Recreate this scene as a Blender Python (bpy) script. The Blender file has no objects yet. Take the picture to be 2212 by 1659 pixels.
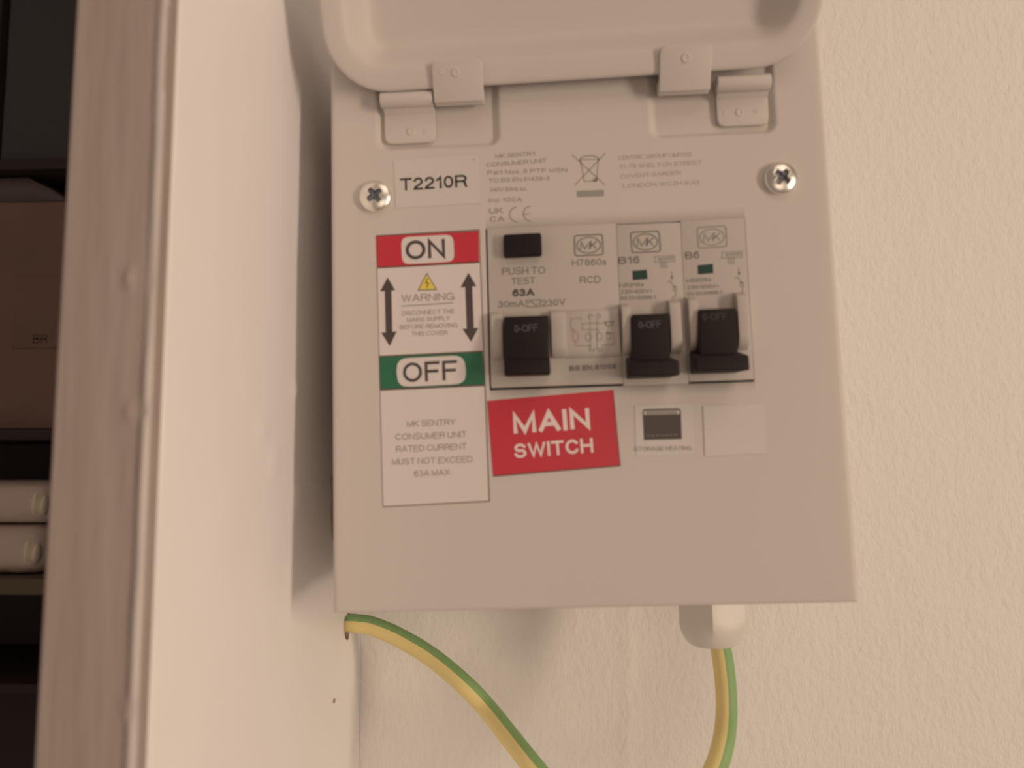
import bpy, bmesh, math, random
from mathutils import Vector, Matrix, noise
random.seed(4)
SC = bpy.context.scene
COL = SC.collection
MM = 0.001
# ------------------------------------------------------------------ camera
# all sizes below are millimetres; panel frame: u right, v up, w away from the viewer (0 = front of the cover)
FPX = 1662.0
RIGHT = Vector((0.99864137, 0.02852879, 0.04360654))     # camera axes in (u, v down, w)
DOWN = Vector((-0.03267033, 0.99470696, 0.09742028))
FWD = Vector((-0.04059645, -0.09871256, 0.99428756))
CAM = Vector((57.94485723, -39.04659251, -207.33680072))
DEL = math.radians(1.5)                                    # the unit hangs 1.5 degrees off plumb
CD, SD = math.cos(DEL), math.sin(DEL)
def to_world(u, v, w): return Vector((u * CD - v * SD, w, u * SD + v * CD))
def ray(px, py): return RIGHT * ((px - 1106) / FPX) + DOWN * ((py - 829.5) / FPX) + FWD
def bp(px, py, w=0.0):
    r = ray(px, py); p = CAM + r * ((w - CAM.z) / r.z); return (p.x, -p.y)
def at(px, py, w):
    u, v = bp(px, py, w); return to_world(u, v, w)
def dirw(p): return Vector((p.x * CD + p.y * SD, p.z, p.x * SD - p.y * CD))
cam = bpy.data.cameras.new('camera'); camo = bpy.data.objects.new('camera', cam); COL.objects.link(camo)
cx, cy, cz = dirw(RIGHT), -dirw(DOWN), -dirw(FWD)
cpos = to_world(CAM.x, -CAM.y, CAM.z) * MM
camo.matrix_world = Matrix(((cx.x, cy.x, cz.x, cpos.x), (cx.y, cy.y, cz.y, cpos.y), (cx.z, cy.z, cz.z, cpos.z), (0, 0, 0, 1)))
cam.sensor_fit = 'HORIZONTAL'; cam.sensor_width = 36.0; cam.lens = 36.0 * FPX / 2212.0
cam.clip_start = 0.01; cam.clip_end = 20
cam.dof.use_dof = True; cam.dof.focus_distance = 0.300; cam.dof.aperture_fstop = cam.lens / 2.3
SC.camera = camo
# ------------------------------------------------------------------ world, lights, exposure
wd = bpy.data.worlds.new('room_light'); SC.world = wd; wd.use_nodes = True
wd.node_tree.nodes['Background'].inputs[0].default_value = (1.0, 0.72, 0.54, 1)
wd.node_tree.nodes['Background'].inputs[1].default_value = 0.215
def area(name, pos, target, size, energy, colr, shape='DISK', size_y=None):
    l = bpy.data.lights.new(name, 'AREA'); l.shape = shape; l.size = size
    if size_y: l.size_y = size_y
    l.energy = energy; l.color = colr
    o = bpy.data.objects.new(name, l); COL.objects.link(o)
    o.location = pos; d = Vector(target) - Vector(pos)
    o.rotation_euler = d.to_track_quat('-Z', 'Y').to_euler(); return o
area('room_lamp', (1.14, -0.76, 0.02), (0.03, 0, 0.07), 0.16, 8.0, (1.0, 0.79, 0.60), 'RECTANGLE', 0.60)
area('bounce_fill', (0.36, -0.55, 0.72), (0.06, 0, 0.05), 0.5, 1.2, (1.0, 0.76, 0.59), 'SQUARE')  # added soft fill from the upper right, standing in for bounced light
area('near_fill', (0.15, -0.40, 0.0), (0.07, 0, 0.04), 0.22, 0.18, (1.0, 0.76, 0.58))  # added fill close to the camera, so brightness falls off outward
SC.view_settings.view_transform = 'Standard'; SC.view_settings.look = 'None'
SC.view_settings.exposure = 0.0; SC.view_settings.gamma = 1.0; SC.view_settings.use_curve_mapping = False

# ------------------------------------------------------------------ materials
def s2l(c): return tuple(((x / 255.0) / 12.92 if x / 255.0 <= 0.04045 else ((x / 255.0 + 0.055) / 1.055) ** 2.4) for x in c)
def mat(name, col, rough=0.5, metal=0.0, bump=None, var=None, spec=0.5, coat=0.0, stretch=None):
    """bump = (scale per metre, depth in mm, detail); var = (scale, second colour, amount)"""
    m = bpy.data.materials.new(name); m.use_nodes = True; nt = m.node_tree; b = nt.nodes['Principled BSDF']
    b.inputs['Base Color'].default_value = (*col, 1); b.inputs['Roughness'].default_value = rough
    b.inputs['Metallic'].default_value = metal; b.inputs['Specular IOR Level'].default_value = spec
    b.inputs['Coat Weight'].default_value = coat
    tc = nt.nodes.new('ShaderNodeTexCoord'); src = tc.outputs['Object']
    if stretch:
        mp = nt.nodes.new('ShaderNodeMapping'); mp.inputs['Scale'].default_value = stretch
        nt.links.new(src, mp.inputs['Vector']); src = mp.outputs['Vector']
    if bump:
        n = nt.nodes.new('ShaderNodeTexNoise'); n.inputs['Scale'].default_value = bump[0]; n.inputs['Detail'].default_value = bump[2]
        nt.links.new(src, n.inputs['Vector'])
        bn = nt.nodes.new('ShaderNodeBump'); bn.inputs['Distance'].default_value = bump[1] * MM; bn.inputs['Strength'].default_value = 1.0
        nt.links.new(n.outputs['Fac'], bn.inputs['Height']); nt.links.new(bn.outputs['Normal'], b.inputs['Normal'])
    if var:
        n = nt.nodes.new('ShaderNodeTexNoise'); n.inputs['Scale'].default_value = var[0]; n.inputs['Detail'].default_value = 4
        nt.links.new(src, n.inputs['Vector'])
        r = nt.nodes.new('ShaderNodeMapRange'); r.inputs[1].default_value = 0.35; r.inputs[2].default_value = 0.65; r.inputs[4].default_value = var[2]
        nt.links.new(n.outputs['Fac'], r.inputs[0])
        mx = nt.nodes.new('ShaderNodeMixRGB'); mx.inputs[1].default_value = (*col, 1); mx.inputs[2].default_value = (*var[1], 1)
        nt.links.new(r.outputs[0], mx.inputs[0]); nt.links.new(mx.outputs[0], b.inputs['Base Color'])
    return m
M = {}
M['wall'] = mat('rough_cream_paint', (.83, .82, .80), .75, bump=(420, .50, 5), spec=.25, stretch=(1, 1, .62))
M['gloss'] = mat('white_gloss_paint', (.88, .86, .87), .42, bump=(60, .12, 3), spec=.4)
M['edge'] = mat('worn_grey_wood_paint', (.435, .375, .355), .6, bump=(300, .10, 4), spec=.3, var=(90, (.40, .33, .30), .9), stretch=(1, 1, .08))
M['bead'] = mat('bead_highlight_paint', (.60, .56, .54), .5, spec=.4)  # paler than the edge paint: the bead's highlight is put into its colour
M['cover'] = mat('grey_white_powder_coat', (.61, .575, .555), .5, bump=(1500, .012, 2), spec=.35)
M['module'] = mat('ivory_plastic', (.505, .475, .45), .4, spec=.4)
M['sticker'] = mat('white_vinyl', (.70, .665, .665), .4, spec=.4)
M['sticker_soft'] = mat('off_white_vinyl', (.63, .61, .60), .4, spec=.4)
M['red'] = mat('red_print', (.56, .040, .066), .4, spec=.4)
M['green'] = mat('green_print', (.032, .165, .095), .4, spec=.4)
M['darkrim'] = mat('dark_print_rim', (.12, .075, .06), .5)
M['ink'] = mat('dark_grey_ink', (.075, .062, .058), .5)
M['ink_black'] = mat('black_ink', (.035, .03, .028), .5)
M['ink_grey'] = mat('grey_ink', (.27, .24, .23), .5)
M['ink_mid'] = mat('mid_grey_ink', (.21, .19, .175), .5)
M['ink_faint'] = mat('faint_grey_ink', (.425, .415, .40), .5)
M['ink_soft'] = mat('soft_grey_ink', (.32, .31, .29), .5)
M['ink_red'] = mat('pale_red_ink', (.45, .28, .25), .5)
M['yellow'] = mat('yellow_print', (.78, .66, .10), .45)
M['white_print'] = mat('white_print', (.80, .72, .72), .45)
M['lever'] = mat('black_plastic', (.013, .010, .010), .5, spec=.25)
M['lever_print'] = mat('blue_grey_print', (.085, .09, .115), .5)
M['lever_print_dim'] = mat('dim_grey_print', (.05, .042, .045), .5)
M['indicator'] = mat('green_black_window', (.022, .06, .052), .3)
M['zinc'] = mat('zinc_plated_steel', (.88, .87, .82), .30, metal=1.0)
M['zinc_dark'] = mat('recess_shade_zinc', (.26, .27, .31), .35, metal=.9)  # darker zinc for the cross recess, its shade put into the colour
M['nylon'] = mat('white_nylon', (.74, .72, .68), .4)
M['dark'] = mat('dark_gap', (.03, .022, .018), .8)
M['yellow_pvc'] = mat('yellow_pvc', (.90, .77, .34), .55)
M['green_pvc'] = mat('green_pvc', (.27, .46, .19), .55)
M['print_white'] = M['white_print']
M['card'] = mat('brown_cardboard', (.25, .165, .14), .85, bump=(300, .1, 3), var=(20, (.20, .135, .12), .7))
M['card_ink'] = mat('dark_card_print', (.15, .095, .078), .8)
M['crate'] = mat('charcoal_plastic', (.066, .072, .086), .6)
M['cloth'] = mat('grey_brown_cloth', (.15, .125, .13), .9, bump=(200, .3, 3))
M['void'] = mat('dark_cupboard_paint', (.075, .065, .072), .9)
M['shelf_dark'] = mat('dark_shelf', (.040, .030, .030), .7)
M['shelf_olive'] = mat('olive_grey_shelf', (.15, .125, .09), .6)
M['packet'] = mat('frosted_packet_film', (.74, .64, .60), .35, bump=(90, .7, 3), spec=.5)
M['packet_end'] = mat('pale_glint_film', (.96, .92, .74), .3, bump=(160, .7, 3), spec=.6)  # pale gold colour stands in for glints on the packet ends
M['speck'] = mat('pink_speck', (.50, .30, .27), .7)

# ------------------------------------------------------------------ object helpers
def link(name, bm, ms, parent=None, smooth=False, recenter=True, bevel=None):
    me = bpy.data.meshes.new(name)
    c = Vector((0, 0, 0))
    if recenter and len(bm.verts):
        lo = Vector([min(v.co[i] for v in bm.verts) for i in range(3)]); hi = Vector([max(v.co[i] for v in bm.verts) for i in range(3)])
        c = (lo + hi) / 2
    for v in bm.verts: v.co = (v.co - c) * MM
    bm.to_mesh(me); bm.free()
    for m in (ms if isinstance(ms, (list, tuple)) else [ms]): me.materials.append(M[m])
    if smooth:
        for p in me.polygons: p.use_smooth = True
    o = bpy.data.objects.new(name, me); COL.objects.link(o)
    par = Vector((0, 0, 0)); q = parent
    while q is not None and q.type == 'MESH': par += Vector(q['org']); q = q.parent
    o.parent = parent; o.location = c * MM - par; o['org'] = tuple(o.location)
    if bevel:
        b = o.modifiers.new('bevel', 'BEVEL'); b.width = bevel * MM; b.segments = 3; b.limit_method = 'ANGLE'; b.angle_limit = math.radians(35)
        for p in me.polygons: p.use_smooth = True
    return o
def tag(o, label=None, cat=None, group=None, kind=None):
    if label: o['label'] = label
    if cat: o['category'] = cat
    if group: o['group'] = group
    if kind: o['kind'] = kind
    return o
def V(u, v, w): return Vector((u, w, v))          # panel (u, v, w) -> local blender axes
def box(bm, u0, u1, v0, v1, w0, w1):
    vs = [bm.verts.new(V(*p)) for p in ((u0, v0, w0), (u1, v0, w0), (u1, v1, w0), (u0, v1, w0), (u0, v0, w1), (u1, v0, w1), (u1, v1, w1), (u0, v1, w1))]
    for f in ((0, 1, 2, 3), (5, 4, 7, 6), (4, 0, 3, 7), (1, 5, 6, 2), (3, 2, 6, 7), (4, 5, 1, 0)): bm.faces.new([vs[i] for i in f])
def hexa(bm, front, back):
    """front, back: four (u,v,w) corners BL BR TR TL"""
    vs = [bm.verts.new(V(*p)) for p in list(front) + list(back)]
    for f in ((0, 1, 2, 3), (5, 4, 7, 6), (4, 0, 3, 7), (1, 5, 6, 2), (3, 2, 6, 7), (4, 5, 1, 0)): bm.faces.new([vs[i] for i in f])
def prism(bm, prof, u0, u1):
    """prof: (v,w) polygon, extruded along u"""
    a = [bm.verts.new(V(u0, v, w)) for v, w in prof]; b = [bm.verts.new(V(u1, v, w)) for v, w in prof]; n = len(prof)
    for i in range(n): bm.faces.new([a[i], a[(i + 1) % n], b[(i + 1) % n], b[i]])
    bm.faces.new(a[::-1]); bm.faces.new(b)
    bmesh.ops.recalc_face_normals(bm, faces=bm.faces[:])
def plate(bm, pts, w0, w1):
    """flat plate with outline pts (u,v) from w0 (front) to w1 (back)"""
    a = [bm.verts.new(V(u, v, w0)) for u, v in pts]; b = [bm.verts.new(V(u, v, w1)) for u, v in pts]; n = len(pts)
    bm.faces.new(a); bm.faces.new(b[::-1])
    for i in range(n): bm.faces.new([a[(i + 1) % n], a[i], b[i], b[(i + 1) % n]])
    bmesh.ops.recalc_face_normals(bm, faces=bm.faces[:])
def flat(bm, pts, w):
    f = bm.faces.new([bm.verts.new(V(u, v, w)) for u, v in pts]); f.normal_update()
    if f.normal.y > 0: f.normal_flip()
def quad_px(px, w): return [bp(x, y, w) for x, y in px]
def rounded(pts, r, seg=5):
    """rounded polygon from corner points; r one value or one per corner"""
    out = []; n = len(pts)
    for i, p in enumerate(pts):
        ri = r[i] if isinstance(r, (list, tuple)) else r
        p = Vector(p); a = Vector(pts[i - 1]); b = Vector(pts[(i + 1) % n])
        if ri <= 0: out.append(tuple(p)); continue
        pa = p + (a - p).normalized() * ri; pb = p + (b - p).normalized() * ri
        for k in range(seg + 1):
            t = k / seg; q = pa * (1 - t) ** 2 + p * 2 * t * (1 - t) * 1.0 + pb * t * t
            m = (pa + pb) / 2; out.append(tuple(q + (p - q).normalized() * 0.04 * ri if 0 < k < seg else q))
    return out
def stroke(bm, pts, hw, w, closed=False, cap=0.0):
    P = [Vector(p) for p in pts]
    if len(P) < 2: return
    if closed and (P[0] - P[-1]).length < 1e-6: P = P[:-1]
    if not closed and cap:
        P[0] = P[0] + (P[0] - P[1]).normalized() * cap; P[-1] = P[-1] + (P[-1] - P[-2]).normalized() * cap
    n = len(P); L = []; R = []
    for i in range(n):
        d1 = (P[i] - P[i - 1]).normalized() if (i > 0 or closed) else None
        d2 = (P[(i + 1) % n] - P[i]).normalized() if (i < n - 1 or closed) else None
        if d1 is None: d1 = d2
        if d2 is None: d2 = d1
        n1 = Vector((-d1.y, d1.x)); n2 = Vector((-d2.y, d2.x)); m = n1 + n2
        if m.length < 1e-4: m = n1
        m.normalize(); k = hw / max(0.45, m.dot(n1))
        L.append(P[i] + m * k); R.append(P[i] - m * k)
    for i in range(n if closed else n - 1):
        j = (i + 1) % n
        flat(bm, [tuple(L[i]), tuple(L[j]), tuple(R[j]), tuple(R[i])], w)
def disc(bm, c, r, w, n=20, r2=None):
    flat(bm, [(c[0] + r * math.cos(2 * math.pi * k / n), c[1] + (r2 or r) * math.sin(2 * math.pi * k / n)) for k in range(n)], w)
def ell(c, rx, ry, a0=0, a1=360, n=20):
    return [(c[0] + rx * math.cos(math.radians(a0 + (a1 - a0) * k / n)), c[1] + ry * math.sin(math.radians(a0 + (a1 - a0) * k / n))) for k in range(n + 1)]

# ------------------------------------------------------------------ sans-serif lettering drawn with strokes
def A_(cx, cy, rx, ry, a0, a1, n=10): return ell((cx, cy), rx, ry, a0, a1, n)
G = {
 'A': (.95, [[(0, 0), (.5, 1), (1, 0)], [(.18, .33), (.82, .33)]]),
 'B': (.84, [[(0, 0), (0, 1), (.55, 1)] + A_(.58, .765, .36, .235, 80, -80) + [(.55, .53), (0, .53)], [(.5, .53)] + A_(.6, .265, .4, .265, 80, -80) + [(.5, 0), (0, 0)]]),
 'C': (.96, [A_(.52, .5, .5, .5, 40, 320, 18)]),
 'D': (.90, [[(0, 0), (0, 1), (.45, 1)] + A_(.48, .5, .52, .5, 80, -80, 14) + [(.45, 0), (0, 0)]]),
 'E': (.80, [[(1, 1), (0, 1), (0, 0), (1, 0)], [(0, .53), (.92, .53)]]),
 'F': (.76, [[(1, 1), (0, 1), (0, 0)], [(0, .50), (.88, .50)]]),
 'G': (1.02, [A_(.5, .5, .5, .5, 42, 300, 18) + [(.94, .2), (.97, .46), (.55, .46)], [(.97, .46), (.97, 0)]]),
 'H': (.86, [[(0, 0), (0, 1)], [(1, 0), (1, 1)], [(0, .52), (1, .52)]]),
 'I': (.02, [[(.5, 0), (.5, 1)]]),
 'J': (.60, [[(1, 1), (1, .3)] + A_(.5, .27, .5, .27, 0, -180)]),
 'K': (.84, [[(0, 0), (0, 1)], [(0, .34), (.95, 1)], [(.33, .56), (1, 0)]]),
 'L': (.68, [[(0, 1), (0, 0), (1, 0)]]),
 'M': (1.02, [[(0, 0), (0, 1), (.5, .02), (1, 1), (1, 0)]]),
 'N': (.86, [[(0, 0), (0, 1), (1, 0), (1, 1)]]),
 'O': (1.04, [A_(.5, .5, .5, .5, 0, 360, 26)]),
 'P': (.80, [[(0, 0), (0, 1), (.55, 1)] + A_(.6, .73, .4, .27, 80, -80) + [(.55, .46), (0, .46)]]),
 'Q': (1.04, [A_(.5, .5, .5, .5, 0, 360, 26), [(.6, .25), (1, -.05)]]),
 'R': (.86, [[(0, 0), (0, 1), (.55, 1)] + A_(.6, .74, .38, .26, 80, -80) + [(.55, .48), (0, .48)], [(.62, .48), (.9, .38), (.92, .1), (1, 0)]]),
 'S': (.86, [A_(.5, .745, .44, .255, 20, 255, 10) + A_(.5, .265, .48, .265, 75, -165, 12)]),
 'T': (.84, [[(0, 1), (1, 1)], [(.5, 1), (.5, 0)]]),
 'U': (.84, [[(0, 1), (0, .35)] + A_(.5, .35, .5, .35, 180, 360, 12) + [(1, 1)]]),
 'V': (.90, [[(0, 1), (.5, 0), (1, 1)]]),
 'W': (1.32, [[(0, 1), (.26, 0), (.5, .98), (.74, 0), (1, 1)]]),
 'X': (.88, [[(0, 0), (1, 1)], [(0, 1), (1, 0)]]),
 'Y': (.90, [[(0, 1), (.5, .45), (1, 1)], [(.5, .45), (.5, 0)]]),
 'Z': (.84, [[(0, 1), (1, 1), (0, 0), (1, 0)]]),
 '0': (.66, [A_(.5, .5, .5, .5, 0, 360, 22)]),
 '1': (.34, [[(0, .74), (.55, .84), (.9, 1), (.9, 0)]]),
 '2': (.66, [A_(.5, .70, .48, .30, 165, -35, 12) + [(.1, .15), (0, 0), (1, 0)]]),
 '3': (.66, [A_(.48, .755, .44, .245, 160, -80, 10), A_(.48, .27, .52, .27, 85, -160, 12)]),
 '4': (.70, [[(.78, 0), (.78, 1), (0, .27), (1, .27)]]),
 '5': (.66, [[(.92, 1), (.18, 1), (.08, .5)] + A_(.48, .32, .52, .33, 130, -155, 14)]),
 '6': (.66, [A_(.5, .31, .5, .32, 0, 360, 18), A_(.62, .45, .62, .56, 180, 80, 8) + [(.92, .86)]]),
 '7': (.66, [[(0, 1), (1, 1), (.5, .5), (.3, 0)]]),
 '8': (.66, [A_(.5, .755, .43, .245, 0, 360, 16), A_(.5, .26, .5, .265, 0, 360, 18)]),
 '9': (.66, [A_(.5, .69, .5, .32, 0, 360, 18), A_(.38, .55, .62, .56, 0, -100, 8) + [(.08, .14)]]),
 'm': (.92, [[(0, 0), (0, .72)], A_(.25, .50, .25, .22, 180, 0, 8) + [(.5, 0)], A_(.75, .50, .25, .22, 180, 0, 8) + [(1, 0)]]),
 's': (.50, [A_(.5, .55, .42, .17, 20, 255, 8) + A_(.5, .18, .46, .18, 75, -165, 8)]),
 'a': (.52, [A_(.5, .35, .5, .35, 0, 360, 12), [(1, .7), (1, 0)]]), 'c': (.5, [A_(.5, .35, .5, .35, 45, 315, 12)]),
 'r': (.3, [[(0, 0), (0, .7)], [(0, .5), (.4, .68), (1, .7)]]), 't': (.3, [[(.4, 1), (.4, 0), (1, 0)], [(0, .7), (1, .7)]]),
 'o': (.54, [A_(.5, .35, .5, .35, 0, 360, 14)]), 'z': (.46, [[(0, .7), (1, .7), (0, 0), (1, 0)]]), 'n': (.5, [[(0, 0), (0, .7)], A_(.5, .45, .5, .25, 180, 0, 8) + [(1, 0)]]),
 'e': (.54, [[(0, .36), (1, .36)] + A_(.5, .35, .5, .35, 0, 310, 12)]),
 '-': (.34, [[(0, .38), (1, .38)]]), '~': (.5, [A_(.25, .4, .25, .12, 180, 0, 6) + A_(.75, .4, .25, .12, 180, 360, 6)]),
 '/': (.34, [[(0, 0), (1, 1)]]), '.': (.02, [[(.5, 0), (.5, .04)]]), ':': (.02, [[(.5, 0), (.5, .05)], [(.5, .6), (.5, .65)]]),
 '(': (.2, [A_(1, .5, 1, .6, 120, 240, 6)]), ')': (.2, [A_(0, .5, 1, .6, 60, -60, 6)]),
}
def text(bm, s, pL, pR, cap, w, t=.14, gap=.20):
    a = Vector(bp(*pL, w)); b = Vector(bp(*pR, w)); e = (b - a).normalized(); up = Vector((-e.y, e.x))
    H = (Vector(bp(pL[0], pL[1] - cap, w)) - a).dot(up)
    adv = []; x = 0.0
    for ch in s:
        if ch == ' ': x += .38; continue
        wd_ = G[ch][0] + t; adv.append((ch, x, wd_)); x += wd_ + gap * (1 - t)
    tot = x - gap * (1 - t); kx = (b - a).length / (tot * H)
    kk = 0
    for ch, x0, wd_ in adv:
        for line in G[ch][1]:
            pts = []; kk = (kk + 1) % 3
            for gx, gy in line:
                X = (x0 + t / 2 + gx * (wd_ - t)) * kx * H; Y = (t / 2 + gy * (1 - t)) * H
                pts.append(tuple(a + e * X + up * Y))
            closed = len(line) > 12 and (Vector(line[0]) - Vector(line[-1])).length < 1e-5
            diag = ch in 'AVWMNXKYZ' and len(line) >= 2 and not (line[0][1] == line[-1][1] and len(line) == 2)
            stroke(bm, pts, t * H / 2 * (1 + kx) / 2, w - .006 * kk, closed, 0 if closed else t * H / 2 * (.75 if diag else .98))
def lettering(parent, lines, m, w, name='lettering', extra=None):
    bm = bmesh.new()
    for l in lines: text(bm, l[0], l[1], l[2], l[3], w, *(l[4:]))
    if extra: extra(bm)
    return link(name, bm, m, parent)

# ================================================================== SETTING
WALL = 95.0
XR = at(778, 1500, WALL).x                  # plane of the board's painted side
FRONT = -68.0                               # its front edge
def on_side(px, py):                        # pixel -> point on that side plane
    lo, hi = -150.0, 200.0
    for _ in range(50):
        mid = (lo + hi) / 2
        if at(px, py, mid).x < XR: hi = mid
        else: lo = mid
    return at(px, py, lo)
FRONT = on_side(352, 830).y
XL = at(118, 830, FRONT).x
def fbm(x, y, s): return noise.fractal(Vector((x * s, y * s, 3.1)), 1.0, 2.0, 3)
# wall behind the unit
bm = bmesh.new(); nx, nz = 300, 240
X0, X1, Z0, Z1 = XR - 1.0, XR + 520, -200.0, 320.0
rows = []
for j in range(nz + 1):
    z = Z0 + (Z1 - Z0) * j / nz + (-500 if j == 0 else 500 if j == nz else 0); row = []
    for i in range(nx + 1):
        x = X0 + (X1 - X0) * i / nx + (600 if i == nx else 0)
        h = 0.22 * fbm(x, z, .05) + 0.16 * fbm(x + 40, z, .22)
        xr = at(1362, 1500, WALL).x
        h += 0.5 * math.exp(-((x - xr - .02 * z) / 2.6) ** 2) * (1 if z < 20 else 0)
        row.append(bm.verts.new((x, WALL - h, z)))
    rows.append(row)
for j in range(nz):
    for i in range(nx): bm.faces.new([rows[j][i], rows[j][i + 1], rows[j + 1][i + 1], rows[j + 1][i]])
tag(link('wall_right', bm, 'wall', smooth=True), 'cream wall with rough roller-textured paint behind the fuse box', kind='structure')
# far wall pieces left of the board: cupboard recess
def wbox(name, x0, x1, y0, y1, z0, z1, m, bevel=None, parent=None):
    b = bmesh.new(); box(b, x0, x1, z0, z1, y0, y1); return link(name, b, m, parent, bevel=bevel)
BACKW = 330.0
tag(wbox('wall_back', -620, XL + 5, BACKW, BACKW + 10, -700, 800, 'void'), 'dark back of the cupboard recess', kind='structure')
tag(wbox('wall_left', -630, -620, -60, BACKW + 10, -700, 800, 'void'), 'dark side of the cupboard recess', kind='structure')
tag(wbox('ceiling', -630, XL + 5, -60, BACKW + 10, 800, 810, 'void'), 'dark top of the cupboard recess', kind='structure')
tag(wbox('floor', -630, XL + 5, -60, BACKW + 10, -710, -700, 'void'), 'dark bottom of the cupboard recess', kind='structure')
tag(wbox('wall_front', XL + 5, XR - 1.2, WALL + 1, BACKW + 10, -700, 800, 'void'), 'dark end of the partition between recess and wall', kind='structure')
# the board: cross-section (x, y) swept up z
zs = [-700 + 30 * k for k in range(17)] + [-200 + 1.6 * k for k in range(int(520 / 1.6) + 1)] + [340 + 30 * k for k in range(17)]
drips = [(on_side(330, 592).z, 1.0, 4.6), (on_side(322, 885).z, .8, 3.4), (on_side(300, 1548).z, .7, 1.6)]
bm = bmesh.new(); rows = []
def bead(x, z):
    c = XR - 2.9 + .35 * fbm(0, z, .03); a = .75 + .35 * fbm(7, z, .045)
    for dz, am, ln in drips: a *= 1 - .85 * math.exp(-((z - dz) / 1.0) ** 2)
    h = max(.12, a) * math.exp(-((x - c) / 1.0) ** 2)
    for dz, am, ln in drips: h += 1.1 * am * math.exp(-((z - dz - .25 * (c - x) / ln) / .8) ** 2) * math.exp(-((x - (c - ln)) / 1.1) ** 2)
    return h
xs = [XL + .5 + (XR - .5 - XL - .5) * k / 72 for k in range(73)]
for z in zs:
    row = [Vector((XL, 86, z)), Vector((XL, 20, z)), Vector((XL, FRONT + 2, z)), Vector((XL, FRONT + .6, z)), Vector((XL + .15, FRONT + .2, z))]
    for x in xs: row.append(Vector((x, FRONT - bead(x, z) - .12 * fbm(x * 3, z * .4, .1), z)))
    row.append(Vector((XR - .15, FRONT + .15, z)))
    for y in [FRONT + .6, FRONT + 1.4] + [FRONT + 3 + (WALL + .8 - FRONT - 3) * k / 50 for k in range(51)]:
        h = .20 * fbm(y, z, .035)
        for (qx, qy, sy, sz, am) in BUMPS if 'BUMPS' in globals() else (): h += 0
        row.append(Vector((XR + h, y, z)))
    rows.append([bm.verts.new(p) for p in row])
nc = len(rows[0]); ARR = 5 + len(xs)
for j in range(len(rows) - 1):
    for i in range(nc - 1):
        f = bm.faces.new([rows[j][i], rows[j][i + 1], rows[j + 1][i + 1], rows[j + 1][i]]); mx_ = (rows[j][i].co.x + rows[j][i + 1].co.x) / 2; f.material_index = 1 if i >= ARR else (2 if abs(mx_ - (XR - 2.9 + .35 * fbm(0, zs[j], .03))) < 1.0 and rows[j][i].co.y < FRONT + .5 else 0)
    f = bm.faces.new([rows[j][nc - 1], rows[j][0], rows[j + 1][0], rows[j + 1][nc - 1]]); f.material_index = 1
bm.faces.new([v for v in rows[0]][::-1]); bm.faces.new(rows[-1])
# painted lumps on the white side
def lump(px, py, ry, rz, h):
    p = on_side(px, py)
    for v in bm.verts:
        if abs(v.co.x - XR) < 1.5 and v.co.y > FRONT + 2:
            d = ((v.co.y - p.y) / ry) ** 2 + ((v.co.z - p.z) / rz) ** 2
            if d < 9: v.co.x += h * math.exp(-d)
for a in ((568, 925, 2.5, 3.0, .5), (590, 1005, 2.0, 3.5, .5), (637, 842, 1.8, 2.2, .5), (642, 1075, 2.2, 5.0, .8), (668, 1070, 2.0, 5.0, -.3), (676, 388, 2, 4, .5)): lump(*a)
bmesh.ops.recalc_face_normals(bm, faces=bm.faces[:])
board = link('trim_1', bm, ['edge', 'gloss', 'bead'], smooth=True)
tag(board, 'white gloss painted cupboard side board with a worn grey front edge', kind='structure')
# hole in the board for the earth cable
HC = on_side(751, 1346)
cb = bmesh.new(); bmesh.ops.create_cone(cb, cap_ends=True, segments=20, radius1=4.7, radius2=4.7, depth=26)
for v in cb.verts:
    ang = math.atan2(v.co.y, v.co.x); k = 1 + .10 * math.sin(3 * ang) + .07 * math.sin(5 * ang + 1)
    v.co = Vector((HC.x - 4 + v.co.z, HC.y + v.co.x * k, HC.z + v.co.y * k - 1.0))
cut = link('cutter', cb, 'dark')
bo = board.modifiers.new('hole', 'BOOLEAN'); bo.object = cut; bo.operation = 'DIFFERENCE'; bo.solver = 'EXACT'
bpy.context.view_layer.update()
dg = bpy.context.evaluated_depsgraph_get(); me2 = bpy.data.meshes.new_from_object(board.evaluated_get(dg))
if len(me2.polygons) > 1000: board.modifiers.clear(); board.data = me2
bpy.data.objects.remove(cut)
sp = on_side(722, 1514); b = bmesh.new(); bmesh.ops.create_uvsphere(b, u_segments=12, v_segments=8, radius=1)
for v in b.verts: v.co = Vector((XR + .12 + v.co.x * .2, sp.y + v.co.y * 1.1, sp.z + v.co.z * .75))
link('paint_speck', b, 'speck', board, smooth=True)
# chipped dark gouge beside the unit
g0 = on_side(711, 1100); b = bmesh.new()
pts = [(0, 10), (1.5, 4), (1.0, -2), (2.4, -8), (4.2, -11), (5.5, -4), (5.8, 6), (4.5, 11)]
vs = [b.verts.new((XR + .45, g0.y + 1.0 + y, g0.z + z)) for y, z in pts]; b.faces.new(vs)
r_ = bmesh.ops.extrude_face_region(b, geom=b.faces[:])
for v in r_['geom']:
    if isinstance(v, bmesh.types.BMVert): v.co.x -= .8
bmesh.ops.recalc_face_normals(b, faces=b.faces[:])
tag(link('paint_chip', b, 'edge', board), 'rough brown chip in the white paint')

# ================================================================== CONSUMER UNIT
unit = bpy.data.objects.new('consumer_unit', None); COL.objects.link(unit); unit.empty_display_size = .02
unit.rotation_euler = (0, -DEL, 0)
tag(unit, 'grey-white metal fuse box on the wall with its lid folded up', 'fuse box')
W, HT = 138.0, 172.0
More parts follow.
